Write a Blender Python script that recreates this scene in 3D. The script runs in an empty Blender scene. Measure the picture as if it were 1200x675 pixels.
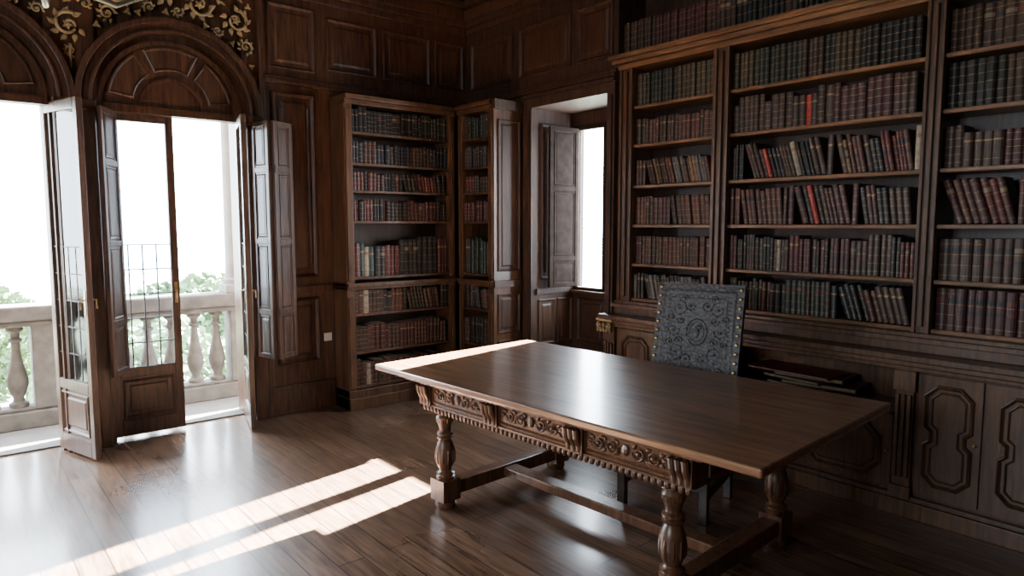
import bpy, bmesh, math, random
from mathutils import Vector, Matrix
random.seed(7)
R=math.radians
COL=bpy.context.scene.collection

# ---------------------------------------------------------------- materials
def mat_base(name):
    m=bpy.data.materials.new(name); m.use_nodes=True
    nt=m.node_tree; b=nt.nodes['Principled BSDF']; return m,nt,b
def plain(name,col,rough=.5,metal=0.,var=.25,scale=20,bump=.0,coat=0,spec=.5):
    m,nt,b=mat_base(name)
    tc=nt.nodes.new('ShaderNodeTexCoord'); n=nt.nodes.new('ShaderNodeTexNoise')
    n.inputs['Scale'].default_value=scale; n.inputs['Detail'].default_value=4
    nt.links.new(tc.outputs['Object'],n.inputs['Vector'])
    r=nt.nodes.new('ShaderNodeValToRGB')
    r.color_ramp.elements[0].position=.3; r.color_ramp.elements[1].position=.7
    r.color_ramp.elements[0].color=[c*(1-var) for c in col]+[1]
    r.color_ramp.elements[1].color=[min(1,c*(1+var)) for c in col]+[1]
    nt.links.new(n.outputs['Fac'],r.inputs['Fac']); nt.links.new(r.outputs['Color'],b.inputs['Base Color'])
    b.inputs['Roughness'].default_value=rough; b.inputs['Metallic'].default_value=metal
    b.inputs['Coat Weight'].default_value=coat; b.inputs['Specular IOR Level'].default_value=spec
    if bump:
        bp=nt.nodes.new('ShaderNodeBump'); bp.inputs['Strength'].default_value=bump; bp.inputs['Distance'].default_value=.01
        nt.links.new(n.outputs['Fac'],bp.inputs['Height']); nt.links.new(bp.outputs['Normal'],b.inputs['Normal'])
    return m
def wood(name,c1,c2,stretch=(14,14,1.2),rough=.38,scale=3.,bump=.12,coat=.15,cr=.25,cior=1.5):
    m,nt,b=mat_base(name)
    tc=nt.nodes.new('ShaderNodeTexCoord'); mp=nt.nodes.new('ShaderNodeMapping'); mp.inputs['Scale'].default_value=stretch
    nt.links.new(tc.outputs['Object'],mp.inputs['Vector'])
    n=nt.nodes.new('ShaderNodeTexNoise'); n.inputs['Scale'].default_value=scale; n.inputs['Detail'].default_value=7; n.inputs['Distortion'].default_value=.6
    nt.links.new(mp.outputs['Vector'],n.inputs['Vector'])
    n2=nt.nodes.new('ShaderNodeTexNoise'); n2.inputs['Scale'].default_value=1.3; n2.inputs['Detail'].default_value=3
    nt.links.new(tc.outputs['Object'],n2.inputs['Vector'])
    r=nt.nodes.new('ShaderNodeValToRGB'); r.color_ramp.elements[0].position=.33; r.color_ramp.elements[1].position=.68
    r.color_ramp.elements[0].color=list(c1)+[1]; r.color_ramp.elements[1].color=list(c2)+[1]
    nt.links.new(n.outputs['Fac'],r.inputs['Fac'])
    mx=nt.nodes.new('ShaderNodeMix'); mx.data_type='RGBA'; mx.blend_type='MULTIPLY'; mx.inputs[0].default_value=.5
    r2=nt.nodes.new('ShaderNodeValToRGB'); r2.color_ramp.elements[0].position=.3; r2.color_ramp.elements[0].color=(.5,.5,.5,1); r2.color_ramp.elements[1].position=.7
    nt.links.new(n2.outputs['Fac'],r2.inputs['Fac'])
    nt.links.new(r.outputs['Color'],mx.inputs[6]); nt.links.new(r2.outputs['Color'],mx.inputs[7])
    nt.links.new(mx.outputs[2],b.inputs['Base Color'])
    b.inputs['Roughness'].default_value=rough; b.inputs['Coat Weight'].default_value=coat; b.inputs['Coat Roughness'].default_value=cr
    b.inputs['Coat IOR'].default_value=cior
    bp=nt.nodes.new('ShaderNodeBump'); bp.inputs['Strength'].default_value=bump; bp.inputs['Distance'].default_value=.005
    nt.links.new(n.outputs['Fac'],bp.inputs['Height']); nt.links.new(bp.outputs['Normal'],b.inputs['Normal'])
    return m
W_WALL=wood('walnut_wall',(.038,.017,.009),(.120,.056,.028))
W_CASE=wood('walnut_bookcase',(.055,.026,.013),(.155,.076,.036))
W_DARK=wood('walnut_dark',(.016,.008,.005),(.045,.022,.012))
W_SHELF=wood('walnut_shelf',(.12,.058,.025),(.30,.150,.066),stretch=(14,1.2,14))
W_DOOR=wood('door_wood',(.050,.027,.017),(.130,.072,.045),rough=.36)
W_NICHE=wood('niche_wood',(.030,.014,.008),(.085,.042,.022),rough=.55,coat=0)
W_SHUT=plain('shutter_wood',(.024,.016,.012),.85,0,.35,14,spec=.08)
W_TOP=wood('table_top_wood',(.165,.072,.031),(.36,.175,.078),stretch=(10,.9,10),rough=.36,coat=1.0,bump=.012,cr=.17,cior=1.85)
W_TAB=wood('table_wood',(.065,.028,.014),(.185,.083,.040),rough=.36,coat=.25)
GOLD=plain('gilding',(.40,.28,.13),.6,.15,.4,14,.3)
BRASS=plain('brass',(.50,.36,.17),.38,.85,.15)
IRON=plain('iron',(.05,.045,.04),.4,.8,.1)
STONE=plain('balcony_stone',(.070,.066,.057),.9,0,.4,9,.3)
PAVE=plain('balcony_paving',(.115,.11,.10),.9,0,.2,6,.1)
CSTONE=plain('column_stone',(.16,.155,.14),.9,0,.2,6,.1)
LEAFM=plain('foliage_green',(.065,.120,.050),.8,0,.5,3)
LEAFM2=plain('foliage_light',(.09,.140,.060),.8,0,.5,3)
BARK=plain('bark',(.10,.07,.05),.9)
GRASS=plain('far_lawn',(.20,.24,.17),.95,0,.3,.4)
CREAM=plain('cream_enamel',(.45,.40,.30),.4,.3,.1)
WHITEP=plain('white_plastic',(.7,.68,.62),.4,0,.03)
LEAD=plain('lead',(.05,.05,.055),.6,.2,.1)
def glassm():
    m=bpy.data.materials.new('window_glass'); m.use_nodes=True; nt=m.node_tree; nt.nodes.clear()
    o=nt.nodes.new('ShaderNodeOutputMaterial'); t=nt.nodes.new('ShaderNodeBsdfTransparent'); g=nt.nodes.new('ShaderNodeBsdfGlossy')
    fr=nt.nodes.new('ShaderNodeFresnel'); fr.inputs['IOR'].default_value=1.55
    g.inputs['Roughness'].default_value=.06; t.inputs['Color'].default_value=(.95,.97,1,1)
    mx=nt.nodes.new('ShaderNodeMixShader'); nt.links.new(fr.outputs[0],mx.inputs[0])
    nt.links.new(t.outputs[0],mx.inputs[1]); nt.links.new(g.outputs[0],mx.inputs[2]); nt.links.new(mx.outputs[0],o.inputs[0]); return m
GLASS=glassm()
def floorm():
    m,nt,b=mat_base('plank_floor')
    tc=nt.nodes.new('ShaderNodeTexCoord'); sp=nt.nodes.new('ShaderNodeMapping'); sp.inputs['Rotation'].default_value=(0,0,R(90))
    nt.links.new(tc.outputs['Object'],sp.inputs['Vector'])
    br=nt.nodes.new('ShaderNodeTexBrick'); br.inputs['Scale'].default_value=1; br.inputs['Brick Width'].default_value=2.1; br.inputs['Row Height'].default_value=.135
    br.inputs['Mortar Size'].default_value=.0034; br.inputs['Mortar Smooth'].default_value=.1; br.offset=.37
    br.inputs['Color1'].default_value=(.60,.60,.60,1); br.inputs['Color2'].default_value=(1,1,1,1); br.inputs['Mortar'].default_value=(.12,.12,.12,1)
    nt.links.new(sp.outputs['Vector'],br.inputs['Vector'])
    mp=nt.nodes.new('ShaderNodeMapping'); mp.inputs['Scale'].default_value=(16,1.3,1); nt.links.new(tc.outputs['Object'],mp.inputs['Vector'])
    n=nt.nodes.new('ShaderNodeTexNoise'); n.inputs['Scale'].default_value=2.5; n.inputs['Detail'].default_value=8; n.inputs['Distortion'].default_value=.5
    nt.links.new(mp.outputs['Vector'],n.inputs['Vector'])
    r=nt.nodes.new('ShaderNodeValToRGB'); r.color_ramp.elements[0].position=.32; r.color_ramp.elements[1].position=.7
    r.color_ramp.elements[0].color=(.100,.053,.032,1); r.color_ramp.elements[1].color=(.26,.150,.092,1)
    nt.links.new(n.outputs['Fac'],r.inputs['Fac'])
    mx=nt.nodes.new('ShaderNodeMix'); mx.data_type='RGBA'; mx.blend_type='MULTIPLY'; mx.inputs[0].default_value=1
    nt.links.new(r.outputs['Color'],mx.inputs[6]); nt.links.new(br.outputs['Color'],mx.inputs[7]); nt.links.new(mx.outputs[2],b.inputs['Base Color'])
    n3=nt.nodes.new('ShaderNodeTexNoise'); n3.inputs['Scale'].default_value=1.4; n3.inputs['Detail'].default_value=3; nt.links.new(tc.outputs['Object'],n3.inputs['Vector'])
    mr=nt.nodes.new('ShaderNodeMapRange'); mr.inputs['From Min'].default_value=.3; mr.inputs['From Max'].default_value=.7; mr.inputs['To Min'].default_value=.24; mr.inputs['To Max'].default_value=.38
    nt.links.new(n3.outputs['Fac'],mr.inputs['Value']); nt.links.new(mr.outputs['Result'],b.inputs['Roughness'])
    b.inputs['Coat Weight'].default_value=.5; b.inputs['Coat Roughness'].default_value=.15
    bp=nt.nodes.new('ShaderNodeBump'); bp.inputs['Strength'].default_value=.2; bp.inputs['Distance'].default_value=.004
    nt.links.new(mx.outputs[2],bp.inputs['Height']); nt.links.new(bp.outputs['Normal'],b.inputs['Normal'])
    return m
FLOOR=floorm()
def leatherm():
    m,nt,b=mat_base('embossed_leather')
    tc=nt.nodes.new('ShaderNodeTexCoord'); v=nt.nodes.new('ShaderNodeTexVoronoi'); v.inputs['Scale'].default_value=48
    nt.links.new(tc.outputs['Object'],v.inputs['Vector'])
    r=nt.nodes.new('ShaderNodeValToRGB'); r.color_ramp.elements[0].color=(.135,.132,.135,1); r.color_ramp.elements[1].color=(.052,.050,.052,1); r.color_ramp.elements[1].position=.6
    nt.links.new(v.outputs['Distance'],r.inputs['Fac']); nt.links.new(r.outputs['Color'],b.inputs['Base Color'])
    b.inputs['Roughness'].default_value=.45; b.inputs['Specular IOR Level'].default_value=.5
    bp=nt.nodes.new('ShaderNodeBump'); bp.inputs['Strength'].default_value=.6; bp.inputs['Distance'].default_value=.004; bp.invert=True
    nt.links.new(v.outputs['Distance'],bp.inputs['Height']); nt.links.new(bp.outputs['Normal'],b.inputs['Normal'])
    return m
LEATHER=leatherm()

# ---------------------------------------------------------------- mesh builder
class MB:
    def __init__(s): s.v=[];s.f=[];s.m=[]
    def add(s,vs,fs,mi=0,M=None):
        o=len(s.v)
        for p in vs:
            p=Vector(p)
            if M is not None: p=M@p
            s.v.append(p)
        for f in fs: s.f.append([i+o for i in f]); s.m.append(mi)
    def box(s,x0,x1,y0,y1,z0,z1,mi=0,M=None):
        vs=[(x,y,z) for z in(z0,z1) for y in(y0,y1) for x in(x0,x1)]
        s.add(vs,[(0,2,3,1),(4,5,7,6),(0,1,5,4),(2,6,7,3),(0,4,6,2),(1,3,7,5)],mi,M); return s
    def lathe(s,prof,seg=16,c=(0,0,0),mi=0,M=None):
        vs=[];fs=[]
        for r,z in prof:
            for k in range(seg):
                a=2*math.pi*k/seg; vs.append((c[0]+r*math.cos(a),c[1]+r*math.sin(a),c[2]+z))
        n=len(prof)
        for i in range(n-1):
            for k in range(seg):
                k2=(k+1)%seg; fs.append((i*seg+k,i*seg+k2,(i+1)*seg+k2,(i+1)*seg+k))
        fs.append(tuple(range(seg))[::-1]); fs.append(tuple((n-1)*seg+k for k in range(seg)))
        s.add(vs,fs,mi,M); return s
    def tube(s,pts,rad,seg=8,mi=0,M=None,flat=None):
        pts=[Vector(p) for p in pts]; n=len(pts); vs=[];fs=[]
        up=Vector((0,0,1))
        for i,p in enumerate(pts):
            t=(pts[min(i+1,n-1)]-pts[max(i-1,0)]); t.normalize()
            u=up if abs(t.dot(up))<.95 else Vector((1,0,0))
            a=t.cross(u).normalized(); b=t.cross(a).normalized()
            r=rad[i] if isinstance(rad,(list,tuple)) else rad
            for k in range(seg):
                an=2*math.pi*k/seg; vs.append(p+a*r*math.cos(an)+b*r*math.sin(an))
        for i in range(n-1):
            for k in range(seg):
                k2=(k+1)%seg; fs.append((i*seg+k,i*seg+k2,(i+1)*seg+k2,(i+1)*seg+k))
        fs.append(tuple(range(seg))[::-1]); fs.append(tuple((n-1)*seg+k for k in range(seg)))
        s.add(vs,fs,mi,M); return s
    def ball(s,c,r,seg=8,rings=5,mi=0,M=None):
        if not isinstance(r,(tuple,list)): r=(r,r,r)
        vs=[(c[0],c[1],c[2]-r[2])];fs=[]
        for i in range(1,rings):
            ph=math.pi*i/rings
            for k in range(seg):
                a=2*math.pi*k/seg; vs.append((c[0]+r[0]*math.sin(ph)*math.cos(a),c[1]+r[1]*math.sin(ph)*math.sin(a),c[2]-r[2]*math.cos(ph)))
        vs.append((c[0],c[1],c[2]+r[2])); L=len(vs)-1
        for k in range(seg):
            k2=(k+1)%seg; fs.append((0,1+k2,1+k)); fs.append((L,L-seg+k,L-seg+k2))
            for i in range(rings-2): fs.append((1+i*seg+k,1+i*seg+k2,1+(i+1)*seg+k2,1+(i+1)*seg+k))
        s.add(vs,fs,mi,M); return s
    def rings(s,fn,rs,cap=True,mi=0):
        n=len(rs[0][0]); vs=[];fs=[]
        for pts,d in rs:
            for u,v in pts: vs.append(fn(u,v,d))
        for i in range(len(rs)-1):
            for k in range(n):
                k2=(k+1)%n; fs.append((i*n+k,i*n+k2,(i+1)*n+k2,(i+1)*n+k))
        if cap: fs.append(tuple((len(rs)-1)*n+k for k in range(n)))
        s.add(vs,fs,mi)
    def leafp(s,fn,u,v,L,w,a,h=.012,d0=.001):
        def ring(f):
            pts=[]
            for k in range(6):
                t=k/5; pts.append((t,w*f*math.sin(math.pi*t**.7)))
            for k in range(4,0,-1):
                t=k/5; pts.append((t,-w*f*math.sin(math.pi*t**.7)))
            c,q=math.cos(a),math.sin(a)
            return [(u+(L*(.5+(t-.5)*(.3+.7*f)))*c-y*q, v+(L*(.5+(t-.5)*(.3+.7*f)))*q+y*c) for t,y in pts]
        s.rings(fn,[(ring(1),d0),(ring(.75),h*.8),(ring(.3),h)],True); return s
    def ridge(s,fn,pts,w=.03,h=.018,field=True,mi=0):
        rs=[(pts,-.001),(offs(pts,w*.15),h*.8),(offs(pts,w*.4),h),(offs(pts,w*.65),h*.55),(offs(pts,w),.001)]
        if field: rs+= [(offs(pts,w*1.9),.001),(offs(pts,w*2.5),h*.55)]
        s.rings(fn,rs,field,mi); return s
    def panel(s,fn,u0,u1,v0,v1,w=.03,h=.018,field=True,mi=0):
        if u0>u1:u0,u1=u1,u0
        if min(u1-u0,v1-v0)<w*5.4: field=False
        return s.ridge(fn,[(u0,v0),(u1,v0),(u1,v1),(u0,v1)],w,h,field,mi)
    def arc(s,fn,cu,cv,r0,r1,d0,d1,a0=0,a1=180,n=28,mi=0):
        vs=[];fs=[]
        for i in range(n+1):
            a=R(a0+(a1-a0)*i/n); c,t=math.cos(a),math.sin(a)
            vs+= [fn(cu+r0*c,cv+r0*t,d0),fn(cu+r0*c,cv+r0*t,d1),fn(cu+r1*c,cv+r1*t,d1),fn(cu+r1*c,cv+r1*t,d0)]
        for i in range(n):
            for k in range(4):
                k2=(k+1)%4; fs.append((i*4+k,i*4+k2,i*4+4+k2,i*4+4+k))
        fs.append((0,1,2,3)); fs.append((n*4+3,n*4+2,n*4+1,n*4)); s.add(vs,fs,mi); return s
    def build(s,name,mats,parent=None,smooth=False,bevel=0,loc=None,fix=True):
        me=bpy.data.meshes.new(name); me.from_pydata([tuple(v) for v in s.v],[],s.f)
        if not isinstance(mats,(list,tuple)): mats=[mats]
        for m in mats: me.materials.append(m)
        for p,mi in zip(me.polygons,s.m): p.material_index=mi
        if fix:
            bm=bmesh.new(); bm.from_mesh(me); bmesh.ops.recalc_face_normals(bm,faces=bm.faces); bm.to_mesh(me); bm.free()
        if smooth:
            me.polygons.foreach_set('use_smooth',[True]*len(me.polygons))
            try: me.set_sharp_from_angle(angle=R(40))
            except Exception: pass
        me.update()
        o=bpy.data.objects.new(name,me); COL.objects.link(o)
        if parent: o.parent=parent
        if loc: o.location=loc
        if bevel:
            b=o.modifiers.new('b','BEVEL'); b.width=bevel; b.segments=2; b.limit_method='ANGLE'
        return o
def offs(pts,d):
    n=len(pts);out=[]
    for i in range(n):
        p0=Vector(pts[i-1]);p=Vector(pts[i]);p1=Vector(pts[(i+1)%n])
        e0=(p-p0).normalized();e1=(p1-p).normalized()
        n0=Vector((-e0.y,e0.x));n1=Vector((-e1.y,e1.x)); b=(n0+n1)
        if b.length<1e-6: b=n0.copy()
        b.normalize(); c=max(.35,b.dot(n0)); q=p+b*(d/c); out.append((q.x,q.y))
    return out
def face_x(c): return lambda u,v,d:(c-d,u,v)      # surface facing -X, u=Y
def face_y(c): return lambda u,v,d:(u,c-d,v)      # surface facing -Y, u=X
def struct(o): o['kind']='structure'; return o
def tag(o,label,cat,group=None,kind=None):
    o['label']=label;o['category']=cat
    if group:o['group']=group
    if kind:o['kind']=kind
    return o
def empty(name,loc=(0,0,0),rz=0):
    o=bpy.data.objects.new(name,None);COL.objects.link(o);o.location=loc;o.rotation_euler=(0,0,rz);return o
def copyo(o,parent=None):
    c=o.copy();COL.objects.link(c)
    if parent:c.parent=parent
    return c
def spiral(b,fn,u,v,r,turns=1.6,a0=0,sgn=1,rad=.012,d=.012,n=26,mi=0,leaves=True,seg=6,eye=1.9):
    pts=[];rr=[]
    for i in range(n+1):
        t=i/n; a=R(a0)+sgn*t*turns*2*math.pi; q=r*(1-t)**.8+r*.08
        pts.append(fn(u+q*math.cos(a),v+q*math.sin(a),d)); rr.append(rad*(1-.45*t))
    b.tube(pts,rr,seg,mi)
    b.ball(fn(u,v,d),rad*eye,8,5,mi)
    if leaves:
        for k in range(5):
            a=R(a0)+sgn*k*.75; q=r*1.12-(k*.06*r)
            c=fn(u+q*math.cos(a),v+q*math.sin(a),d*.8); b.ball(c,rad*1.55,6,4,mi)

# ---------------------------------------------------------------- room shell
YW=5.58; XR=4.10; XB=4.42
ZC=3.85
struct(MB().box(-3,4.9,-2.5,5.95,-.2,0).build('floor',FLOOR))
struct(MB().box(-3.3,4.9,-2.8,5.95,ZC,ZC+.2).build('ceiling',W_DARK))
b=MB()
for y in (-1.5,0,1.5,3.0,4.5): b.box(-3,4.1,y-.08,y+.08,ZC-.14,ZC)
for x in (-1.5,0,1.5,3.0): b.box(x-.07,x+.07,-2.5,5.58,ZC-.12,ZC)
struct(b.build('trim_1',W_DARK))
struct(MB().box(-3.3,-3,-2.8,5.95,0,ZC).build('wall_left',W_WALL))
struct(MB().box(-3,4.9,-2.8,-2.5,0,ZC).build('wall_front',W_WALL))
ZH=2.44; O1=(-.36,.62); O2=(.91,1.91)
b=MB()
b.box(-3,O1[0],YW,5.95,0,ZC); b.box(O1[1],O2[0],YW,5.95,0,ZC); b.box(O2[1],4.68,YW,5.95,0,ZC)
b.box(O1[0],O1[1],YW+.03,5.95,ZH,ZC); b.box(O2[0],O2[1],YW+.03,5.95,ZH,ZC)
struct(b.build('wall_back',W_WALL))
b=MB()
b.box(XB,4.68,-2.5,3.66,0,ZC); b.box(XR,4.68,3.61,3.69,0,ZC); b.box(XR,4.68,4.58,YW,0,ZC)
b.box(XR,4.68,3.69,4.58,2.62,ZC)
b.box(4.6,4.68,3.69,4.58,0,1.0); b.box(4.6,4.68,3.69,4.58,2.49,2.62); b.box(4.6,4.68,3.69,3.72,1,2.49); b.box(4.6,4.68,4.53,4.58,1,2.49)
b.box(XR,XB,-2.5,3.61,3.4,ZC)
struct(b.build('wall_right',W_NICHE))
# cornice + ledges
b=MB()
for z0,z1,d in ((3.44,3.49,.03),(3.49,3.54,.07),(3.54,3.64,.10),(3.64,3.70,.17),(3.70,3.76,.22),(3.76,3.85,.27)):
    b.box(-3,XR,YW-d,YW,z0,z1); b.box(XR-d,XR,-2.5,YW,z0,z1)
for z0,z1,d in ((2.74,2.77,.045),(2.77,2.80,.03)):
    b.box(2.05,XR,YW-d,YW,z0,z1); b.box(XR-d,XR,3.61,YW,z0,z1)
struct(b.build('trim_2',W_WALL,bevel=.006))
# wall panel mouldings
fy=face_y(YW); fx=face_x(XR)
b=MB()
b.panel(fy,2.12,2.52,2.86,3.38); b.panel(fy,2.62,3.10,2.90,3.34); b.panel(fy,3.16,3.66,2.90,3.34); b.panel(fy,3.72,4.05,2.9,3.34)
b.panel(fy,2.14,2.50,1.15,2.68,.035,.022); b.panel(fy,2.19,2.45,1.26,2.57,.02,.012,False)
b.panel(fy,2.14,2.50,.42,.98,.035,.022)
for x in (-1.8,-1.2): b.panel(fy,x,x+.5,1.1,2.7); b.panel(fy,x,x+.5,.3,.95)
b.panel(fx,4.86,5.5,2.90,3.34); b.panel(fx,4.12,4.78,2.90,3.34); b.panel(fx,3.66,4.05,2.90,3.34)
b.box(2.05,2.62,YW-.03,YW,1.02,1.08)
struct(b.build('trim_3',W_WALL))
struct(MB().box(2.03,2.62,YW-.035,YW,0,.22).box(2.03,2.62,YW-.045,YW,.22,.245).build('baseboard_back',W_WALL,bevel=.005))
# arches
b=MB(); b2=MB()
for cu in (.13,1.40):
    b.arc(fy,cu,2.45,.545,.625,0,.06); b.arc(fy,cu,2.45,.60,.64,.06,.085); b.arc(fy,cu,2.45,.535,.555,.0,.085)
    b.box(cu-.625,cu-.515,YW-.05,YW,0,2.45); b.box(cu+.515,cu+.625,YW-.05,YW,0,2.45)
    b.box(cu-.64,cu-.51,YW-.075,YW,2.38,2.45); b.box(cu+.51,cu+.64,YW-.075,YW,2.38,2.45)
    fz=face_y(YW+.03)
    b2.arc(fz,cu,2.45,.46,.49,0,.03)
    b2.arc(fz,cu,2.45,.20,.225,0,.025)
    for a0,a1 in ((8,56),(64,116),(124,172)):
        pts=[(cu+.26*math.cos(R(a)),2.47+.26*math.sin(R(a))) for a in [a1+(a0-a1)*k/6 for k in range(7)]]
        po=[(cu+.43*math.cos(R(a)),2.47+.43*math.sin(R(a))) for a in [a0+(a1-a0)*k/8 for k in range(9)]]
        b2.ridge(fz,po+pts,.022,.016,False)
    b2.box(cu-.5,cu+.5,YW-.0,YW+.1,2.40,2.455)
struct(b.build('trim_4',W_WALL,bevel=.004)); struct(b2.build('trim_5',W_WALL))
struct(MB().box(2.03,2.07,YW-.04,YW,0,3.44).box(O1[1]+.02,O2[0]-.02,YW-.03,YW,0,2.4).build('trim_6',W_WALL,bevel=.005))
# gilded spandrel carving : packed leafy scrolls between and above the arches
b=MB(); g=fy; rg=random.Random(5); circ=[]
def okc(u,v,r):
    if u-r<-.55 or u+r>2.02 or v+r>3.43: return False
    for cu in(.13,1.40):
        if math.hypot(u-cu,v-2.45)<.655+r and v>2.40: return False
    if v-r<2.72: return False
    return all(math.hypot(u-a,v-c)>r+q-.004 for a,c,q in circ)
for rad_,n_ in ((.12,1500),(.095,2500),(.07,5000),(.05,7000),(.034,6000)):
    for _ in range(n_):
        u=rg.uniform(-.5,2.02); v=rg.uniform(2.7,3.43)
        if okc(u,v,rad_): circ.append((u,v,rad_))
for u,v,r in circ:
    if r<.04:
        a=rg.uniform(0,6.28)
        for k in range(3): b.leafp(g,u-math.cos(a+2.1*k)*r*.1,v-math.sin(a+2.1*k)*r*.1,r*1.0,r*.34,a+2.1*k,.012)
        continue
    sg=rg.choice((-1,1)); a=rg.uniform(0,360)
    spiral(b,g,u,v,r*.66,1.3,a,sg,.006+r*.06,.0135,20,leaves=False,eye=1.0)
    nl=8 if r>.06 else 6
    for k in range(nl):
        an=R(a)+sg*k*.70; q=r*.58
        b.leafp(g,u+q*math.cos(an),v+q*math.sin(an),r*.52,r*.16,an-sg*.75,.013)
    for k in range(5):
        an=R(a)+k*1.256; b.leafp(g,u,v,r*.30,r*.09,an,.017)
b.tube([fy(.765,2.66,.012),fy(.762,2.74,.013),fy(.77,2.82,.012)],[.005,.012,.008],8)
tag(b.build('gilded_carving',GOLD,smooth=True),'gilded carved scrolling foliage filling the wall above the balcony door arches','carving')

# window niche mouldings
b=MB()
fj=face_y(4.58)
b.panel(fj,4.17,4.50,1.1,2.5,.03,.018); b.panel(fj,4.15,4.36,.5,.92,.025,.015); b.panel(fj,4.39,4.58,.5,.92,.025,.015); b.panel(fj,4.15,4.55,.12,.44,.025,.015)
b.box(4.12,4.6,4.555,4.58,.97,1.02)
fb=face_x(4.6); b.panel(fb,3.78,4.12,.5,.92,.025,.015); b.panel(fb,4.17,4.52,.5,.92,.025,.015); b.panel(fb,3.78,4.52,.1,.44,.025,.015)
for y0,y1 in ((3.61,3.69),(4.58,4.68)):
    b.box(XR-.035,XR,y0,y1,0,2.62); b.box(XR-.05,XR-.035,y0+.02,y1-.02,.1,2.6)
b.box(XR-.035,XR,3.61,4.68,2.62,2.72); b.box(XR-.06,XR,3.60,4.69,2.70,2.73)
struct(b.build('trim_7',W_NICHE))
w=struct(MB().box(4.57,4.62,3.70,3.745,.99,2.50).box(4.57,4.62,4.505,4.55,.99,2.50).box(4.57,4.62,3.745,4.505,2.46,2.50).box(4.57,4.62,3.745,4.505,.99,1.02)
         .box(4.57,4.61,4.06,4.19,1.02,2.46).build('window_1',W_SHUT,bevel=.004))
MB().box(4.53,4.64,3.70,4.56,.965,.99).build('window_sill',W_CASE,w,bevel=.004)

# shutters ---------------------------------------------------------
def shutter(p0,p1,z0,z1,label,splits=(0,.2,.55,1.),mat=W_SHUT):
    dx,dy=p1[0]-p0[0],p1[1]-p0[1]; L=math.hypot(dx,dy); e=empty('shutter',(p0[0],p0[1],z0),math.atan2(dy,dx)); tag(e,label,'shutter')
    H=z1-z0; t=.013; f=MB(); s=.04
    f.box(0,s,-t,t,0,H); f.box(L-s,L,-t,t,0,H)
    ys=[q*H for q in splits]
    for i,q in enumerate(ys):
        a=max(0,q-s/2) if i else 0; c=a+s if i<len(ys)-1 else H
        if i==len(ys)-1:a=H-s
        f.box(s,L-s,-t,t,a,c)
    f.build('frame',mat,e,bevel=.003)
    for i in range(len(ys)-1):
        pb=MB(); a=ys[i]+s/2; c=ys[i+1]-s/2
        pb.box(s-.003,L-s+.003,-.006,.006,a,c)
        for sg in(-1,1):
            pb.panel(lambda u,v,d,sg=sg:(u,sg*(.006+d),v),s+.012,L-s-.012,a+.012,c-.012,.012,.006,True)
        pb.build('panel',mat,e)
    for z in (.2*H,.8*H):
        MB().tube([(0,-.018,z-.03),(0,-.018,z+.03)],.006,8).build('hinge',IRON,e)
    return e
shutter((4.55,4.475),(4.21,4.50),1.03,2.47,'dark brown panelled wooden shutter folded back inside the narrow right window recess',(0,.18,.62,1))
shutter((1.955,5.53),(2.00,5.30),.53,2.40,'narrow folded shutter leaf edge-on right of the balcony door',(0,.2,.5,.8,1),W_DOOR)
shutter((2.025,5.29),(2.215,5.40),.53,2.40,'dark panelled folded shutter leaf nearest the tall wall panel right of the balcony door',(0,.2,.5,.8,1),W_DOOR)
shutter((1.02,5.62),(.88,5.38),.53,2.40,'dark panelled shutter leaf at the left side of the closed balcony door leaf',(0,.2,.5,.8,1),W_DOOR)

# balcony door leaves ---------------------------------------------
def leaf(n,p0,ang,wd,H=2.42,handle=True):
    t=.020; s=.055
    f=MB().box(0,s,-t,t,.02,H).box(wd-s,wd,-t,t,.02,H).box(s,wd-s,-t,t,.02,.14).box(s,wd-s,-t,t,.46,.53).box(s,wd-s,-t,t,H-.07,H)
    o=struct(f.build('door_%d'%n,W_DOOR,bevel=.005)); o.location=(p0[0],p0[1],0); o.rotation_euler=(0,0,ang)
    MB().box(s,wd-s,-.003,.003,.53,H-.07).build('glass_pane',GLASS,o)
    pb=MB().box(s,wd-s,-.009,.009,.14,.46)
    for sg in(-1,1): pb.panel(lambda u,v,d,sg=sg:(u,sg*(.009+d),v),s+.015,wd-s-.015,.155,.445,.022,.012)
    pb.build('lower_panel',W_DOOR,o)
    lb=MB(); iw=wd-2*s
    for k in (1,2,3): lb.box(s+iw*k/4-.0042,s+iw*k/4+.0042,-.006,.006,.53,1.45)
    for k in range(6): lb.box(s,wd-s,-.006,.006,.53+.184*k-.0042,.53+.184*k+.0042)
    lb.build('leading',LEAD,o)
    if handle:
        for sg in(-1,1):
            h=MB().box(wd-s*.7,wd-s*.3,sg*t-.003,sg*t+.003,1.0,1.16); h.tube([(wd-s/2,sg*t,1.1),(wd-s/2,sg*(t+.03),1.1),(wd-s/2,sg*(t+.032),1.04)],.006,8)
            h.build('handle',BRASS,o)
    return o
leaf(1,(.60,5.72),math.atan2(-.56,.165),.52)
leaf(2,(.92,5.69),0,.49)
leaf(3,(1.90,5.70),math.atan2(-.47,-.115),.48)
b=MB()
for (a,c) in (O1,O2):
    b.box(a,a+.022,5.66,5.76,0,ZH); b.box(c-.022,c,5.66,5.76,0,ZH); b.box(a,c,5.66,5.76,ZH-.02,ZH)
struct(b.build('trim_8',W_DOOR,bevel=.003))

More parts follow.
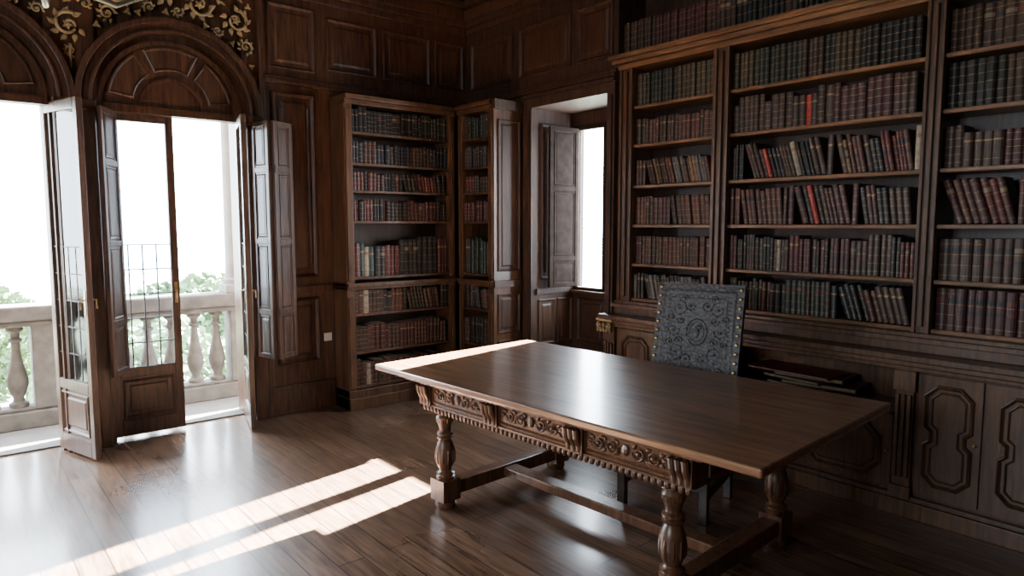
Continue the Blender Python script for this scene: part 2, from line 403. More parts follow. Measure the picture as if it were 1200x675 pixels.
# ---------------------------------------------------------------- balcony outside
YB=6.68
struct(MB().box(-3.5,6,5.95,7.0,-.25,-.03).box(-.36,.62,5.78,5.97,-.02,.012).box(.91,1.91,5.78,5.97,-.02,.012).build('floor_balcony',PAVE))
bal=empty('stone_balustrade',(0,YB,-.03)); tag(bal,'weathered stone balustrade with bulbous balusters along the balcony edge','balustrade')
MB().box(-3.4,6,-.12,.12,0,.14).box(-3.4,6,-.09,.09,.14,.17).build('base',STONE,bal,bevel=.012)
MB().box(-3.4,6,-.14,.14,.87,.99).box(-3.4,6,-.10,.10,.82,.87).build('rail',STONE,bal,bevel=.015)
prof=[(.068,.17),(.068,.20),(.042,.215),(.037,.24),(.055,.285),(.072,.34),(.074,.39),(.06,.46),(.041,.55),(.031,.63),(.031,.69),(.047,.70),(.047,.72),(.031,.73),(.034,.77),(.060,.79),(.060,.82)]
peds=[-2.0,.61,2.15,4.6,5.9]
proto=None
for i in range(len(peds)):
    MB().box(-.085,.085,-.10,.10,.15,.84).build('pedestal',STONE,bal,bevel=.01,loc=(peds[i],0,0))
    if i==len(peds)-1: break
    gap=peds[i+1]-peds[i]; nb=int(round(gap/.19))
    for k in range(1,nb):
        x=peds[i]+k*gap/nb
        if proto is None: proto=MB().lathe(prof,14).build('baluster',STONE,bal,smooth=True,loc=(x,0,0))
        else:
            c=copyo(proto,bal); c.location=(x,0,0)
ce=empty('stone_column',(2.15,YB,.96)); tag(ce,'round pale stone column rising from the balcony balustrade','column')
MB().box(-.12,.12,-.12,.12,0,.08).build('base',CSTONE,ce,bevel=.01)
MB().lathe([(.11,.08),(.11,.12),(.085,.14),(.08,.3),(.075,2.0),(.095,2.03),(.095,2.07)],18).build('shaft',CSTONE,ce,smooth=True)
MB().box(-.13,.13,-.13,.13,2.07,2.25).build('capital',CSTONE,ce,bevel=.01)
struct(MB().box(-60,80,7.6,120,-6.3,-6).build('ground',GRASS))
def crown(n,seed):
    rnd=random.Random(seed); b=MB()
    for k in range(n):
        th=rnd.uniform(0,2*math.pi); z=rnd.uniform(-1,1); q=math.sqrt(1-z*z); rr=rnd.uniform(.75,1.05)*(1+.18*math.sin(3*th+seed)*math.cos(4*z+seed))
        c=Vector((q*math.cos(th)*rr*3,q*math.sin(th)*rr*3,z*rr*2.6)); a=Vector((rnd.uniform(-1,1),rnd.uniform(-1,1),rnd.uniform(-1,1))).normalized()
        bb=a.orthogonal().normalized()*.10; a=a*.17
        b.add([c-a,c+bb,c+a,c-bb],[(0,1,2,3)])
    b.ball((0,0,0),(2.2,2.2,1.9),12,8)
    return b
cr=[crown(7000,1),crown(7000,2)]
meshes=[]
tl=[(-2.6,17.5,-2.2,.8,'bushy green tree seen past the leftmost open balcony door'),(3.2,16.5,-2.55,.8,'rounded green tree below the balcony behind the stone pedestal'),(6.4,23,-2.3,.85,'green tree beyond the leaded balcony door glass'),
    (9.6,17,-2.6,.8,'low green tree beyond the balcony right of the closed door leaf'),(12.8,24,-2.3,.85,'distant green tree behind the stone column'),(-.4,25,-1.9,.85,'green tree standing farther back behind the rounded tree'),(-7.4,24,-2.0,.9,'tall green tree farthest to the left beyond the balcony')]
for i,(x,y,z,sc,lb) in enumerate(tl):
    e=empty('tree',(x,y,-6)); tag(e,lb,'tree',)
    if i<2: f=cr[i].build('foliage',(LEAFM,LEAFM2)[i],e,fix=False); meshes.append(f)
    else: f=copyo(meshes[i%2],e)
    f.location=(0,0,z+6); f.scale=(sc,sc,sc); f.rotation_euler=(0,0,i)
    MB().tube([(0,0,0),(.05,0,(z+6)*.6),(0,0,z+6)],[.25,.18,.1],8).build('trunk',BARK,e)

# ---------------------------------------------------------------- books
COV={'dark brown':(.052,.028,.018),'reddish brown':(.092,.036,.023),'dark red':(.092,.018,.015),'maroon':(.058,.018,.016),'black':(.013,.012,.011),
     'dark green':(.022,.026,.017),'olive brown':(.060,.044,.023),'tan':(.20,.12,.058),'bright red':(.34,.028,.02),'cream':(.34,.28,.20),'dark blue':(.017,.020,.030),'teal':(.020,.050,.050),'grey':(.10,.092,.088)}
CN=list(COV); CM={k:plain('leather_'+k.replace(' ','_'),v,.45,0,.35,30,.1) for k,v in COV.items()}
GILT=plain('gilt_lettering',(.30,.20,.09),.45,.4,.3,60); LRED=plain('label_red',(.12,.025,.018),.5); LCREAM=plain('label_cream',(.20,.15,.095),.6); LDARK=plain('label_dark',(.02,.02,.02),.5); PAGES=plain('book_pages',(.26,.20,.13),.8,0,.15,80)
def book_into(b,w,h,d,ci,style,M,rnd):
    bl=min(.008,w*.22); N=5
    def out(e,z):
        return [(-bl*math.sin(math.pi*k/(N-1))-e,(-w/2+w*k/(N-1))*(1+e*.0),z) for k in range(N)]
    a=out(0,0)+[(d,w/2,0),(d,-w/2,0)]; t=[(x,y,h) for x,y,z in a]; n=len(a)
    fs=[(k,(k+1)%n,n+(k+1)%n,n+k) for k in range(n) if k!=N]
    b.add(a+t,fs,ci,M)
    b.add(a+t,[(N,N+1,n+N+1,n+N),tuple(range(n))[::-1]],17,M)
    b.add(t,[tuple(range(n))],ci if w<.03 else 17,M)
    def band(z0,z1,e,mi):
        p=out(e,z0);q=out(e,z1);r=out(0,z0);s=out(0,z1)
        f=[(k,k+1,N+k+1,N+k) for k in range(N-1)]+[(2*N+k,2*N+k+1,k+1,k) for k in range(N-1)]+[(N+k,N+k+1,3*N+k+1,3*N+k) for k in range(N-1)]
        b.add(p+q+r+s,f,mi,M)
    if style in(0,1,2):
        nb=4 if style else 5
        for k in range(nb):
            z=h*(.12+.76*k/(nb-1)); band(z-.0013,z+.0013,.0022,13 if style!=2 or k%2==0 else ci)
    if style in(1,2): band(h*.68,h*.78,.0009,14+rnd.choice((0,0,1,2,2,2)))
    if style==2: band(h*.43,h*.50,.0009,14+rnd.choice((0,2)))
    if style==3: band(h*.72,h*.82,.0009,15); band(.012,.016,.001,13)
    if style==4: band(h*.72,h*.77,.0009,13); band(h*.2,h*.215,.0009,13)
ORD=['','first','second','third','fourth','fifth','sixth','seventh','eighth','ninth','tenth','eleventh','twelfth','thirteenth','fourteenth','fifteenth','sixteenth','seventeenth','eighteenth','nineteenth','twentieth']
TENS={2:'twenty',3:'thirty',4:'forty',5:'fifty',6:'sixty',7:'seventy',8:'eighty',9:'ninety'}
TEN2={3:'thirtieth',4:'fortieth',5:'fiftieth',6:'sixtieth',7:'seventieth',8:'eightieth',9:'ninetieth'}
def ordw(n):
    if n<=20:return ORD[n]
    if n%10==0:return TEN2[n//10]
    return TENS[n//10]+'-'+ORD[n%10]
SP=[]
def row(kind,front,s0,s1,z,hm,pal,wr,where,lean=(),styles=(0,1,2),hv=.12,specials={},d=.16,runs=(1,1,2,3,4)):
    """kind 'x': spines face -X, s runs from s0 down in Y. kind 'y': spines face -Y, s runs up in X."""
    rnd=random.Random(int(round(s0*100))*977+int(round(z*100)))
    L=abs(s1-s0); s=.004; i=0; prev=0; run=0; rw=None
    while True:
        frac=s/L
        ang=0
        for (a,c,g) in lean:
            if a<=frac<c: ang=R(g-4*(frac-a)/(c-a))
        if run<=0:
            run=rnd.choice(runs); rw=(rnd.uniform(*wr),rnd.choice(pal),rnd.choice(styles),rnd.uniform(1-hv,1))
        run-=1
        w,cn,st,hh=rw; w=w*rnd.uniform(.93,1.07); h=hm*hh*rnd.uniform(.985,1.0)
        for f0,spv in specials.items():
            if abs(frac-f0)<=w/L*.5: cn,st=spv
        if ang: h=min(h,hm*.97)
        if ang and not prev: s+=h*math.sin(ang)
        need=w/math.cos(ang) if ang else w
        if s+need>L-.002:
            break
        dep=front+rnd.uniform(0,.02)
        if kind=='x':
            Mb=Matrix.Translation((dep,s0-s,z+.001))
        else:
            Mb=Matrix.Translation((s0+s,dep,z+.001))@Matrix.Rotation(R(90),4,'Z')
        Mb=Mb@Matrix.Rotation(-ang,4,'X')
        pos=Mb.translation
        dist=math.hypot(pos.x,pos.y); face=(pos.x if kind=='x' else pos.y)/dist
        i+=1
        SP.append(dict(M=Mb,w=w-.0006,h=h,d=d,cn=cn,st=st,where=where,i=i,size=w*h*face/dist**2,lean=ang>0.02,pos=pos.copy()))
        s+=need+.0006; prev=ang
SH=[2.50,2.21,1.90,1.60,1.30,1.03]; SN=['top','second','third','fourth','fifth','bottom']
UP=[(3.60,3.47),(2.76,2.64),(1.45,1.36),(.66,.57)]
U1=(2,4,6,9)
mid=[dict(pal=['olive brown','dark green','black','dark brown'],wr=(.032,.042),lean=(),styles=(0,),hm=.235,hv=.03,runs=U1),
     dict(pal=['reddish brown','maroon','dark brown','dark brown'],wr=(.036,.050),styles=(0,0,4),hm=.235,hv=.24,specials={.42:('bright red',4)}),
     dict(pal=['dark brown','reddish brown','dark red','black','maroon','tan','dark brown'],wr=(.018,.036),lean=((.06,.54,19),(.58,.96,14)),styles=(2,0,4,1,4),hm=.245,hv=.22,specials={.25:('bright red',4),.63:('tan',2),.40:('cream',3),.97:('cream',3)}),
     dict(pal=['dark brown','reddish brown','maroon','black','dark brown'],wr=(.022,.040),lean=((.05,.30,10),(.36,.66,17),(.70,.94,10)),styles=(1,0,4,4,0),hm=.25,hv=.18,specials={.5:('bright red',4)}),
     dict(pal=['black','dark brown','maroon','dark brown','dark red'],wr=(.020,.034),styles=(1,2,0,4,0),hm=.245,hv=.2,specials={.3:('cream',3)}),
     dict(pal=['dark brown','dark green','black','reddish brown'],wr=(.022,.036),lean=((.62,.98,18),),styles=(0,4,1),hm=.225,hv=.2)]
lef=[dict(pal=['olive brown','dark green'],wr=(.034,.044),styles=(0,),hm=.235,hv=.02,runs=U1),
     dict(pal=['reddish brown','dark brown'],wr=(.03,.04),styles=(0,4),hm=.20,hv=.16),
     dict(pal=['reddish brown','tan','dark brown','grey','dark brown'],wr=(.020,.032),lean=((.08,.95,17),),styles=(3,4,1),hm=.2,hv=.14),
     dict(pal=['reddish brown','maroon','dark brown'],wr=(.03,.042),lean=((.45,.97,9),),styles=(1,0),hm=.215,hv=.08),
     dict(pal=['dark red','reddish brown','maroon','dark brown'],wr=(.026,.034),styles=(1,0,4),hm=.215,hv=.06),
     dict(pal=['dark brown','black','grey'],wr=(.022,.034),lean=((.1,.9,14),),styles=(0,4,3),hm=.20,hv=.12)]
rig=[dict(pal=['dark red','maroon','dark brown'],wr=(.034,.05),styles=(0,1),hm=.235,hv=.1,runs=U1),
     dict(pal=['olive brown','dark brown','black'],wr=(.036,.046),styles=(0,),hm=.24,hv=.03,runs=U1),
     dict(pal=['dark red','dark brown','maroon'],wr=(.036,.046),lean=(),styles=(0,4),hm=.22,hv=.2),
     dict(pal=['maroon','dark red','reddish brown'],wr=(.032,.042),lean=((0,.46,20),),styles=(1,0),hm=.25,hv=.06,specials={.62:('cream',4)}),
     dict(pal=['black','dark brown','maroon'],wr=(.040,.052),styles=(2,1),hm=.23,hv=.03,runs=U1),
     dict(pal=['dark brown','maroon','black'],wr=(.044,.052),styles=(2,1),hm=.23,hv=.02,runs=U1)]
for bay,nm,sp in ((0,'left bay',lef),(1,'middle bay',mid),(2,'right bay',rig)):
    for k in range(6):
        row('x',4.15,UP[bay][1]-.004,UP[bay+1][0]+.004,SH[k],where='%s shelf of the %s'%(SN[k],nm),**sp[k])
row('x',4.13,3.60,.70,2.887,.245,['dark green','black','dark brown','maroon'],(.03,.042),'row on top of the cornice',styles=(0,0,1),hv=.04,runs=U1)
# corner bookcases
SZ=[2.38,2.12,1.89,1.63,1.15,.83,.50,.20]
HMX=[.21,.19,.165,.19,.34,.22,.24,.22]
pl=[['dark green','black'],['black','dark blue','dark brown'],['dark brown','black','maroon','dark red'],['dark red','maroon','black'],['maroon','dark red','dark brown','black'],['dark brown','reddish brown','black'],['black','dark brown','maroon'],['dark brown','maroon','reddish brown']]
for k in range(8):
    hv=.25 if k>3 else .15
    sp_={.12:('cream',3),.16:('teal',4),.05:('teal',4)} if k==4 else ({.1:('cream',3)} if k in(5,7) else {})
    row('y',5.335,2.71,3.70,SZ[k],HMX[k],pl[k],(.028,.046) if k!=4 else (.035,.055),'%s shelf beside the balcony doors'%ORD[k+1],styles=(0,1,4),hv=hv,lean=((.5,.9,12),) if k in(2,5) else (),d=.15,specials=sp_)
    row('x',3.79,5.22,4.80,SZ[k],HMX[k],pl[k] if k!=4 else ['teal','dark green'],(.028,.046),'%s narrow corner shelf'%ORD[k+1],styles=(0,1,4),hv=hv,lean=((.3,.9,9),) if k in(5,) else (),d=.15)
vis=[s for s in SP if not(s['pos'].x>4 and s['pos'].y<.93) and not (s['pos'].z>2.8 and s['pos'].y<1.9)]
vis.sort(key=lambda s:-s['size'])
NI=305
allm=[CM[c] for c in CN]+[GILT,LRED,LCREAM,LDARK,PAGES]
rest=MB(); inset=set(id(s) for s in vis[:NI]); ri=random.Random(3)
for s in SP:
    ci=CN.index(s['cn']); M0=Matrix.Translation((0,-s['w']/2,0))
    if id(s) in inset:
        b=MB(); book_into(b,s['w'],s['h'],s['d'],ci,s['st'],M0,ri)
        used=sorted(set(b.m)); b.m=[used.index(k) for k in b.m]
        o=b.build('book',[allm[k] for k in used],fix=False); o.matrix_world=s['M']
        tag(o,'%s leather book%s, %s from left on the %s'%(s['cn'],' leaning' if s['lean'] else '',ordw(s['i']),s['where']),'book','books on the '+s['where'])
    else: book_into(rest,s['w'],s['h'],s['d'],ci,s['st'],s['M']@M0,ri)
tag(rest.build('distant_books',allm,fix=False),'smaller leather-bound books packed in the corner bookcases and highest rows','books',kind='stuff')
print('BOOKS',len(SP))

# ---------------------------------------------------------------- big bookcase
bc=empty('bookcase',(4.2,2.1,0)); tag(bc,'huge built-in walnut bookcase of three bays with panelled base cabinets behind the table','bookcase')
def pt(b,name,mat,par=bc,**k):
    o=b.build(name,mat,par,**k)
    if par.type=='EMPTY': o.location=-Vector(par.location)
    return o
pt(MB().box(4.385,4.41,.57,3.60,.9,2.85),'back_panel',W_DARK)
for (y1,y0) in UP:
    b=MB().box(4.12,4.385,y0,y1,1.0,2.79); wd=y1-y0
    b.box(4.10,4.12,y0,y0+wd*.2,1.0,2.79); b.box(4.10,4.12,y1-wd*.2,y1,1.0,2.79); b.box(4.095,4.12,y0+wd*.38,y1-wd*.38,1.04,2.76)
    pt(b,'upright',W_CASE,bevel=.003)
for bay in range(3):
    ya,yb=UP[bay+1][0],UP[bay][1]
    for z in SH:
        pt(MB().box(4.135,4.385,ya,yb,z-.024,z).box(4.128,4.135,ya,yb,z-.02,z-.004),'shelf',W_SHELF,bevel=.002)
pt(MB().box(4.10,4.41,.55,3.62,2.78,2.82).box(4.06,4.41,.53,3.64,2.82,2.85).box(4.03,4.41,.50,3.66,2.85,2.885),'cornice',W_SHELF,bevel=.005)
pt(MB().box(4.08,4.41,.56,3.61,.90,1.006).box(4.05,4.41,.55,3.62,.955,.985),'lower_rail',W_CASE,bevel=.004)
pt(MB().box(3.95,4.41,.52,3.66,.865,.90).box(3.97,4.41,.54,3.64,.835,.865).box(3.985,4.41,.55,3.63,.81,.835),'counter',W_CASE,bevel=.006)
b=MB().box(4.02,4.41,2.66,3.62,.0,.82).box(4.02,4.41,.55,1.44,0,.82).box(4.02,4.41,1.44,2.66,0,.56).box(4.36,4.41,1.44,2.66,.56,.82)
b.box(3.97,4.41,.54,3.64,0,.09).box(3.985,4.41,.55,3.63,.09,.115).box(3.965,4.36,1.48,2.62,.548,.565)
pt(b,'base_cabinet',W_CASE,bevel=.004)
for y in (3.56,2.68,1.42,.62):
    b=MB().box(3.985,4.03,y-.045,y+.045,.1,.82).box(3.97,4.0,y-.055,y+.055,.70,.81).box(3.965,4.0,y-.055,y+.055,.1,.17)
    for k in(-1,0,1): b.box(3.962,3.985,y+k*.03-.009,y+k*.03+.009,.22,.68)
    pt(b,'pilaster',W_CASE,bevel=.003)
def octo(cy,cz,w,h,c): return [(cy-w/2+c,cz-h/2),(cy+w/2-c,cz-h/2),(cy+w/2,cz-h/2+c),(cy+w/2,cz+h/2-c),(cy+w/2-c,cz+h/2),(cy-w/2+c,cz+h/2),(cy-w/2,cz+h/2-c),(cy-w/2,cz-h/2+c)]
def waist(cy,cz,w,h,c):
    g=.028
    return [(cy-w/2+c,cz-h/2),(cy+w/2-c,cz-h/2),(cy+w/2,cz-h/2+c),(cy+w/2,cz-c*.75),(cy+w/2-g,cz-.02),(cy+w/2-g,cz+.02),(cy+w/2,cz+c*.75),(cy+w/2,cz+h/2-c),(cy+w/2-c,cz+h/2),
            (cy-w/2+c,cz+h/2),(cy-w/2,cz+h/2-c),(cy-w/2,cz+c*.75),(cy-w/2+g,cz+.02),(cy-w/2+g,cz-.02),(cy-w/2,cz-c*.75),(cy-w/2,cz-h/2+c)]
fd=face_x(4.0)
def cdoor(y0,y1,z0,z1,pts):
    b=MB().box(4.0,4.03,y0,y1,z0,z1); b.ridge(fd,pts,.022,.016,False); b.ridge(fd,offs(pts,.035),.012,.008,False)
    d=pt(b,'cabinet_door',W_CASE)
    k=MB().ball((3.992,y0+.025,(z0+z1)/2),.01).build('knob',BRASS,d,smooth=True)
cdoor(1.06,1.36,.14,.80,waist(1.21,.475,.235,.56,.06)); cdoor(.69,1.045,.14,.80,waist(.87,.475,.235,.56,.06))
cdoor(2.06,2.62,.14,.545,octo(2.34,.335,.46,.33,.09)); cdoor(1.48,2.04,.14,.545,octo(1.76,.335,.46,.33,.09))
cdoor(3.13,3.50,.14,.80,octo(3.315,.475,.26,.56,.06)); cdoor(2.74,3.11,.14,.80,octo(2.925,.475,.26,.56,.06))
b=MB(); f0=face_x(3.945)
b.box(3.935,3.965,3.50,3.66,.850,.866)
spiral(b,f0,3.535,.815,.024,1.4,90,1,.008,.012,16,leaves=False); spiral(b,f0,3.625,.815,.024,1.4,90,-1,.008,.012,16,leaves=False)
for k in range(5): b.ball(f0(3.52+.03*k,.782,.008),(.012,.012,.020),6,4)
b.ball(f0(3.58,.82,.012),(.012,.014,.022),8,5)
pt(b,'gilded_capital',GOLD,smooth=True)

# corner bookcases
def smallcase(name,label,x0,x1,y0,y1,facing):
    e=empty(name,((x0+x1)/2,(y0+y1)/2,0)); tag(e,label,'bookcase')
    F=(lambda a0,a1,d0,d1,z0,z1,B:B.box(a0,a1,y0+d0,y0+d1,z0,z1)) if facing=='y' else (lambda a0,a1,d0,d1,z0,z1,B:B.box(x0+d0,x0+d1,a0,a1,z0,z1))
    A0,A1,D=(x0,x1,y1-y0) if facing=='y' else (y0,y1,x1-x0)
    P=lambda b,n,m,**k:pt(b,n,m,e,**k)
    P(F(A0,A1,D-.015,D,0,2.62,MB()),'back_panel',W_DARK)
    for a,c in ((A0,A0+.08),(A1-.06,A1)):
        b=F(a,c,0,D-.015,0,2.62,MB()); F(a+.012,c-.012,-.014,0,1.12,2.56,b); F(a+.012,c-.012,-.014,0,.18,.98,b)
        P(b,'side_panel',W_CASE,bevel=.004)
    for z in SZ:
        P(F(A0+.08,A1-.06,.012,D-.015,z-.022,z,MB()),'shelf',W_CASE,bevel=.002)
    P(F(A0-.0,A1,-.02,D,2.60,2.64,F(A0-.0,A1,-.045,D,2.64,2.68,MB())),'cornice',W_CASE,bevel=.005)
    P(F(A0,A1,-.03,D-.02,1.065,1.10,F(A0,A1,-.015,D-.02,1.04,1.065,MB())),'middle_ledge',W_CASE,bevel=.004)
    P(F(A0,A1,-.03,D-.02,0,.10,F(A0,A1,-.015,D-.02,.10,.17,MB())),'plinth',W_CASE,bevel=.004)
    return e
e1=smallcase('corner_bookcase','walnut bookcase against the far wall between balcony doors and corner',2.63,3.755,5.31,5.575,'y')
e2=smallcase('corner_bookcase','narrow tall bookcase in the corner left of the small window recess',3.76,4.095,4.73,5.26,'x')
b=MB(); f=face_y(4.73); b.panel(f,3.80,4.06,1.18,2.52,.022,.014); b.panel(f,3.80,4.06,.62,.98,.022,.014); b.panel(f,3.80,4.06,.16,.56,.022,.014); b.box(3.75,4.09,4.70,4.73,1.04,1.10); b.box(3.74,4.095,4.685,4.73,2.60,2.68)
pt(b,'end_panel',W_NICHE,e2)

# ---------------------------------------------------------------- table
tb=empty('library_table',(2.63,2.40,0),R(3.4)); tag(tb,'long carved wooden library table with turned legs and glossy top','table')
L=1.2; Wd=.63
MB().box(-Wd,Wd,-L,L,.745,.78).build('tabletop',W_TOP,tb,bevel=.008)
MB().box(-Wd+.04,Wd-.04,-.95,.95,.725,.745).build('top_moulding',W_TAB,tb,bevel=.005)
AY=.87; AX=.52
for sg,nm in ((-1,'front'),(1,'back')):
    fa=(lambda u,v,d:(-AX-d,u,v)) if sg<0 else (lambda u,v,d:(AX+d,u,v))
    b=MB()
    if sg<0: b.box(-AX,-AX+.02,-AY,AY,.585,.725)
    else: b.box(AX-.02,AX,-AY,AY,.585,.725)
    for (a,c) in ((-.78,-.33),(-.23,.23),(.33,.78)):
        b.panel(fa,a,c,.610,.716,.012,.010,False)
        m=(a+c)/2; z=.664
        for s2 in(-1,1):
            spiral(b,fa,m+s2*.068,z,.030,1.4,180 if s2>0 else 0,s2,.0062,.009,20,leaves=False,seg=5,eye=1.5)
            spiral(b,fa,m+s2*.140,z,.027,1.3,0 if s2>0 else 180,-s2,.0058,.009,18,leaves=False,seg=5,eye=1.5)
            for k,(du,dv,an) in enumerate(((.035,.012,.9),(.035,-.012,-.9),(.100,.018,.5),(.100,-.018,-.5),(.165,.012,.5),(.165,-.012,-.5),(.178,0,0))):
                b.leafp(fa,m+s2*du,z+dv,.034,.009,an if s2>0 else math.pi-an,.010)
        b.ball(fa(m,z,.004),(.013,.020,.026),8,5)
    b.build('apron',W_TAB,tb)
    for u in (-.83,-.28,.28,.83):
        c=MB()
        for k in(-1,0,1):
            pts=[fa(u+k*.03,.722,.02),fa(u+k*.03,.70,.042),fa(u+k*.03,.665,.036),fa(u+k*.03,.63,.018),fa(u+k*.03,.60,.014)]
            c.tube(pts,[.014,.015,.014,.013,.011],8)
        x0,x1=sorted((fa(0,0,0)[0],fa(0,0,.02)[0])); c.box(x0,x1,u-.05,u+.05,.59,.725)
        c.build('corbel',W_TAB,tb)
    g=MB()
    for k in range(54):
        u=-AY+.016+k*(2*AY-.032)/53; g.ball(fa(u,.574,-.002),(.013,.0135,.021),8,5)
    x0,x1=sorted((fa(0,0,-.012)[0],fa(0,0,.012)[0])); g.box(x0,x1,-AY,AY,.588,.598)
    g.build('beaded_edge',W_TAB,tb,smooth=True)
for sg in(-1,1):
    b=MB().box(-AX,AX,sg*AY-.01,sg*AY+.01,.585,.725); fe=lambda u,v,d,sg=sg:(u,sg*(AY+.01+d),v)
    b.panel(fe,-.42,-.02,.61,.71,.012,.008,False); b.panel(fe,.02,.42,.61,.71,.012,.008,False)
    b.build('apron',W_TAB,tb)
legp=[(.052,.17),(.055,.185),(.046,.192),(.046,.198),(.054,.204),(.040,.212),(.034,.222),(.043,.24),(.052,.265),(.057,.30),(.054,.345),(.043,.38),(.034,.395),(.045,.402),(.048,.410),(.036,.418),(.047,.426),(.047,.436),(.034,.446),(.033,.456),(.038,.475),(.046,.500),(.051,.522),(.044,.535),(.040,.540),(.054,.548),(.054,.556),(.044,.560),(.057,.568),(.057,.577)]
for sx in(-1,1):
    for sy in(-1,1):
        x,y=sx*.46,sy*.75
        lg=MB().lathe(legp,20,(x,y,0)); lg.box(x-.055,x+.055,y-.055,y+.055,.575,.60)
        for k in range(10):
            a=2*math.pi*k/10; lg.ball((x+.050*math.cos(a),y+.050*math.sin(a),.30),(.011,.011,.045),6,5)
            lg.ball((x+.042*math.cos(a),y+.042*math.sin(a),.512),(.009,.009,.022),6,4)
        lg.box(x-.06,x+.06,y-.06,y+.06,.05,.17)
        lg.lathe([(.05,0),(.06,.02),(.055,.05)],16,(x,y,0))
        lg.build('leg',W_TAB,tb,smooth=True)
for sy in(-1,1):
    MB().box(-.41,.41,sy*.75-.045,sy*.75+.045,.07,.15).build('end_stretcher',W_TAB,tb,bevel=.008)
MB().box(-.05,.05,-.71,.71,.085,.14).build('long_stretcher',W_TAB,tb,bevel=.008)

# ---------------------------------------------------------------- chair
ch=empty('leather_chair',(3.19,2.33,0),R(180+17)); tag(ch,'high-backed dark grey embossed leather chair with brass studs behind the table','chair')
MB().box(-.22,.25,-.26,.26,.40,.44).build('seat_frame',W_DARK,ch,bevel=.006)
MB().box(-.20,.26,-.27,.27,.44,.485).build('seat',LEATHER,ch,bevel=.015)
rec=R(15)
MBk=Matrix.Translation((-.215,0,.50))@Matrix.Rotation(-rec,4,'Y')
b=MB(); hb=.76
b.box(-.018,.018,-.265,.265,.10,hb,0)
fc=lambda u,v,d:(.018+d*.7,u,v)
pc=[(-.225,.14),(.225,.14),(.225,hb-.04),(-.225,hb-.04)]
b.rings(fc,[(pc,0),(offs(pc,.008),.005),(offs(pc,.016),.005),(offs(pc,.024),.001),(offs(pc,.05),.001),(offs(pc,.056),.005),(offs(pc,.064),.001)],True)
def ringt(cu,cv,ru,rv,rad):
    b.tube([fc(cu+ru*math.cos(2*math.pi*k/24),cv+rv*math.sin(2*math.pi*k/24),.002) for k in range(25)],rad,6)
ringt(0,.46,.062,.08,.0045); ringt(0,.46,.045,.06,.0025)
b.ball(fc(0,.46,.001),(.006,.02,.038),8,6); b.ball(fc(.015,.49,.001),(.006,.018,.014),8,6); b.ball(fc(-.017,.44,.001),(.005,.012,.022),6,5)
for su in(-1,1):
    for (u,v,r,a,sg) in ((.12,.60,.045,90,1),(.12,.33,.045,270,-1),(.145,.465,.035,180,1),(.05,.62,.03,0,-1),(.05,.29,.03,0,1),(.15,.22,.03,90,-1),(.08,.21,.03,0,1),(.105,.40,.022,0,1),(.105,.53,.022,0,-1),(.03,.23,.018,0,1),(.09,.665,.018,0,1),(.165,.54,.018,0,1),(.165,.39,.018,0,1)):
        aa=a if su>0 else 180-a
        spiral(b,fc,su*u,v,r,1.4,aa,sg*su,.0042,.001,18,leaves=True,seg=5)
for k in range(20):
    for su in(-1,1): b.ball(fc(su*.188,.19+k*.0255,.001),(.003,.008,.008),6,4)
o=b.build('backrest',LEATHER,ch,smooth=True,bevel=0); o.matrix_local=MBk
st0=None
for su in(-1,1):
    for k in range(12):
        v=.13+k*(hb-.16)/11
        if st0 is None: st0=MB().ball((0,0,0),(.007,.012,.012),10,6).build('stud',BRASS,ch,smooth=True); c=st0
        else: c=copyo(st0,ch)
        c.matrix_local=MBk@Matrix.Translation((.020,su*.247,v))
for sy in(-1,1):
    l=MB().box(.19,.24,sy*.235-.024,sy*.235+.024,.0,.40); l.lathe([(.03,.30),(.034,.27),(.02,.24)],10,(.215,sy*.235,0)); l.build('leg',W_DARK,ch,bevel=.004)
    l=MB().box(-.25,-.205,sy*.24-.022,sy*.24+.022,.0,.52)
    l.box(-.045,-.019,sy*.24-.022,sy*.24+.022,0,hb-.06,M=MBk); l.build('leg',W_DARK,ch,bevel=.004)
    MB().box(-.205,.19,sy*.235-.012,sy*.235+.012,.12,.16).build('stretcher',W_DARK,ch,bevel=.003)
MB().box(.20,.225,-.21,.21,.17,.26).build('stretcher',W_DARK,ch,bevel=.003)

# ---------------------------------------------------------------- folios in the recess under the counter
def folio(x,y,z,w,l,t,rot,mat,label):
    e=empty('folio_book',(x,y,z),rot); tag(e,label,'book','folio books stacked in the recess')
    c=min(.004,t*.2)
    b=MB().box(-w/2,w/2,-l/2,l/2,0,c).box(-w/2,w/2,-l/2,l/2,t-c,t)
    b.build('cover',mat,e,smooth=False); MB().box(-w/2+.004,w/2-.006,-l/2+.006,l/2-.006,c,t-c).build('pages',PAGES,e)
    return z+t+.0008
z=.566
z=folio(4.15,1.98,z,.30,.50,.026,R(4),CM['reddish brown'],'reddish brown folio lying at the bottom of the stack in the cabinet recess')
z=folio(4.13,2.04,z,.26,.40,.020,R(-9),CM['dark brown'],'dark brown folio lying second from the bottom of the recess stack')
z=folio(4.15,1.94,z,.26,.44,.024,R(8),CM['maroon'],'maroon folio lying third from the bottom of the recess stack')
z=folio(4.13,2.07,z,.27,.38,.018,R(-6),CM['black'],'black folio lying fourth from the bottom of the recess stack')
z=folio(4.15,2.00,z,.25,.42,.022,R(5),CM['reddish brown'],'reddish brown folio lying second from the top of the recess stack')
z=folio(4.12,2.10,z,.28,.54,.012,R(-2),CM['dark red'],'wide thin dark red folio lying on top of the recess stack')

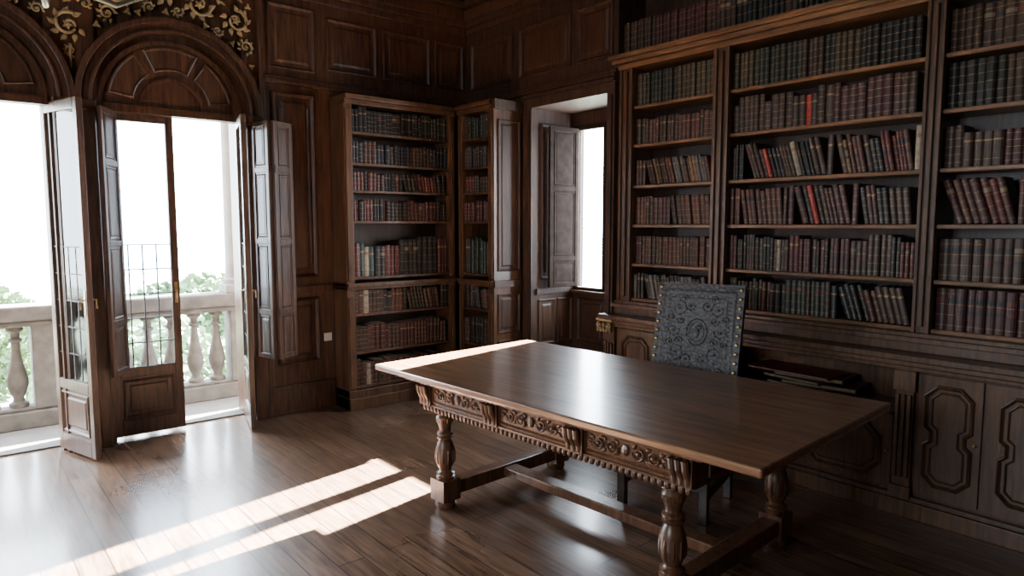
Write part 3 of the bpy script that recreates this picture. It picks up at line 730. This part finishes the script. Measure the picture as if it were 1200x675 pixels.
# ---------------------------------------------------------------- chandelier
cd=empty('chandelier',(.30,2.74,2.345)); tag(cd,'cream metal chandelier with curved arms hanging from the ceiling','chandelier')
MB().tube([(0,0,.25),(0,0,ZC-2.345)],.012,8).build('stem',CREAM,cd)
MB().lathe([(.015,.08),(.05,.12),(.06,.18),(.03,.25),(.015,.32)],16).build('body',CREAM,cd,smooth=True)
a0=None
for k in range(6):
    if a0 is None:
        a0=MB().tube([(.03,0,.2),(.08,0,.11),(.16,0,.04),(.25,0,.03),(.36,0,.09),(.43,0,.17),(.45,0,.24)],[.009,.009,.010,.010,.009,.008,.008],10).lathe([(.012,.0),(.045,.02),(.05,.03),(.01,.035)],14,(.45,0,.24)).build('arm',CREAM,cd,smooth=True)
        s0=MB().lathe([(.014,.27),(.014,.37),(.003,.40)],10,(.45,0,0)).build('candle',WHITEP,cd,smooth=True)
        a0.rotation_euler=(0,0,R(20)); s0.rotation_euler=(0,0,R(20))
    else:
        for q in (a0,s0):
            c=copyo(q,cd); c.rotation_euler=(0,0,R(20+60*k))
s=empty('wall_socket',(2.57,YW-.001,.62)); tag(s,'small white electric socket on the panelled wall left of the corner bookcase','socket')
MB().box(-.035,.035,-.012,0,-.035,.035).build('plate',WHITEP,s,bevel=.003); MB().lathe([(.02,0),(.02,.004)],14,M=Matrix.Translation((0,-.012,0))@Matrix.Rotation(R(90),4,'X')).build('insert',WHITEP,s)

# ---------------------------------------------------------------- light
wd=bpy.data.worlds.new('World'); bpy.context.scene.world=wd; wd.use_nodes=True
bg=wd.node_tree.nodes['Background']; bg.inputs[0].default_value=(.78,.89,1,1); bg.inputs[1].default_value=36
sun=bpy.data.lights.new('Sun','SUN'); sun.energy=900; sun.angle=R(.6); sun.color=(1,.985,.96)
so=bpy.data.objects.new('Sun',sun); COL.objects.link(so); so.rotation_euler=Vector((-1,-.175,-.43)).to_track_quat('-Z','Y').to_euler()
def area(name,loc,d,sx,sy,e,col=(1,1,1),portal=False):
    l=bpy.data.lights.new(name,'AREA'); l.shape='RECTANGLE'; l.size=sx; l.size_y=sy; l.energy=e; l.color=col
    if portal: l.cycles.is_portal=True
    o=bpy.data.objects.new(name,l); COL.objects.link(o); o.location=loc; o.rotation_euler=Vector(d).to_track_quat('-Z','Y').to_euler(); return o
area('portal_a',(.13,5.97,1.22),(0,-1,0),1.0,2.45,1,portal=True)
area('portal_b',(1.41,5.97,1.22),(0,-1,0),1.0,2.45,1,portal=True)
area('portal_c',(4.70,4.13,1.75),(-1,0,0),.85,1.5,1,portal=True)
area('room_fill',(-2.7,1.6,1.9),(1,.15,-.25),1.6,1.6,110,(.90,.95,1))

cam=bpy.data.cameras.new('Camera'); cam.sensor_width=36; cam.lens=24; cam.clip_start=.05; cam.clip_end=300
co=bpy.data.objects.new('Camera',cam); COL.objects.link(co); co.location=(0,0,1.6); co.rotation_euler=(R(90-5.32),0,R(-40))
bpy.context.scene.camera=co
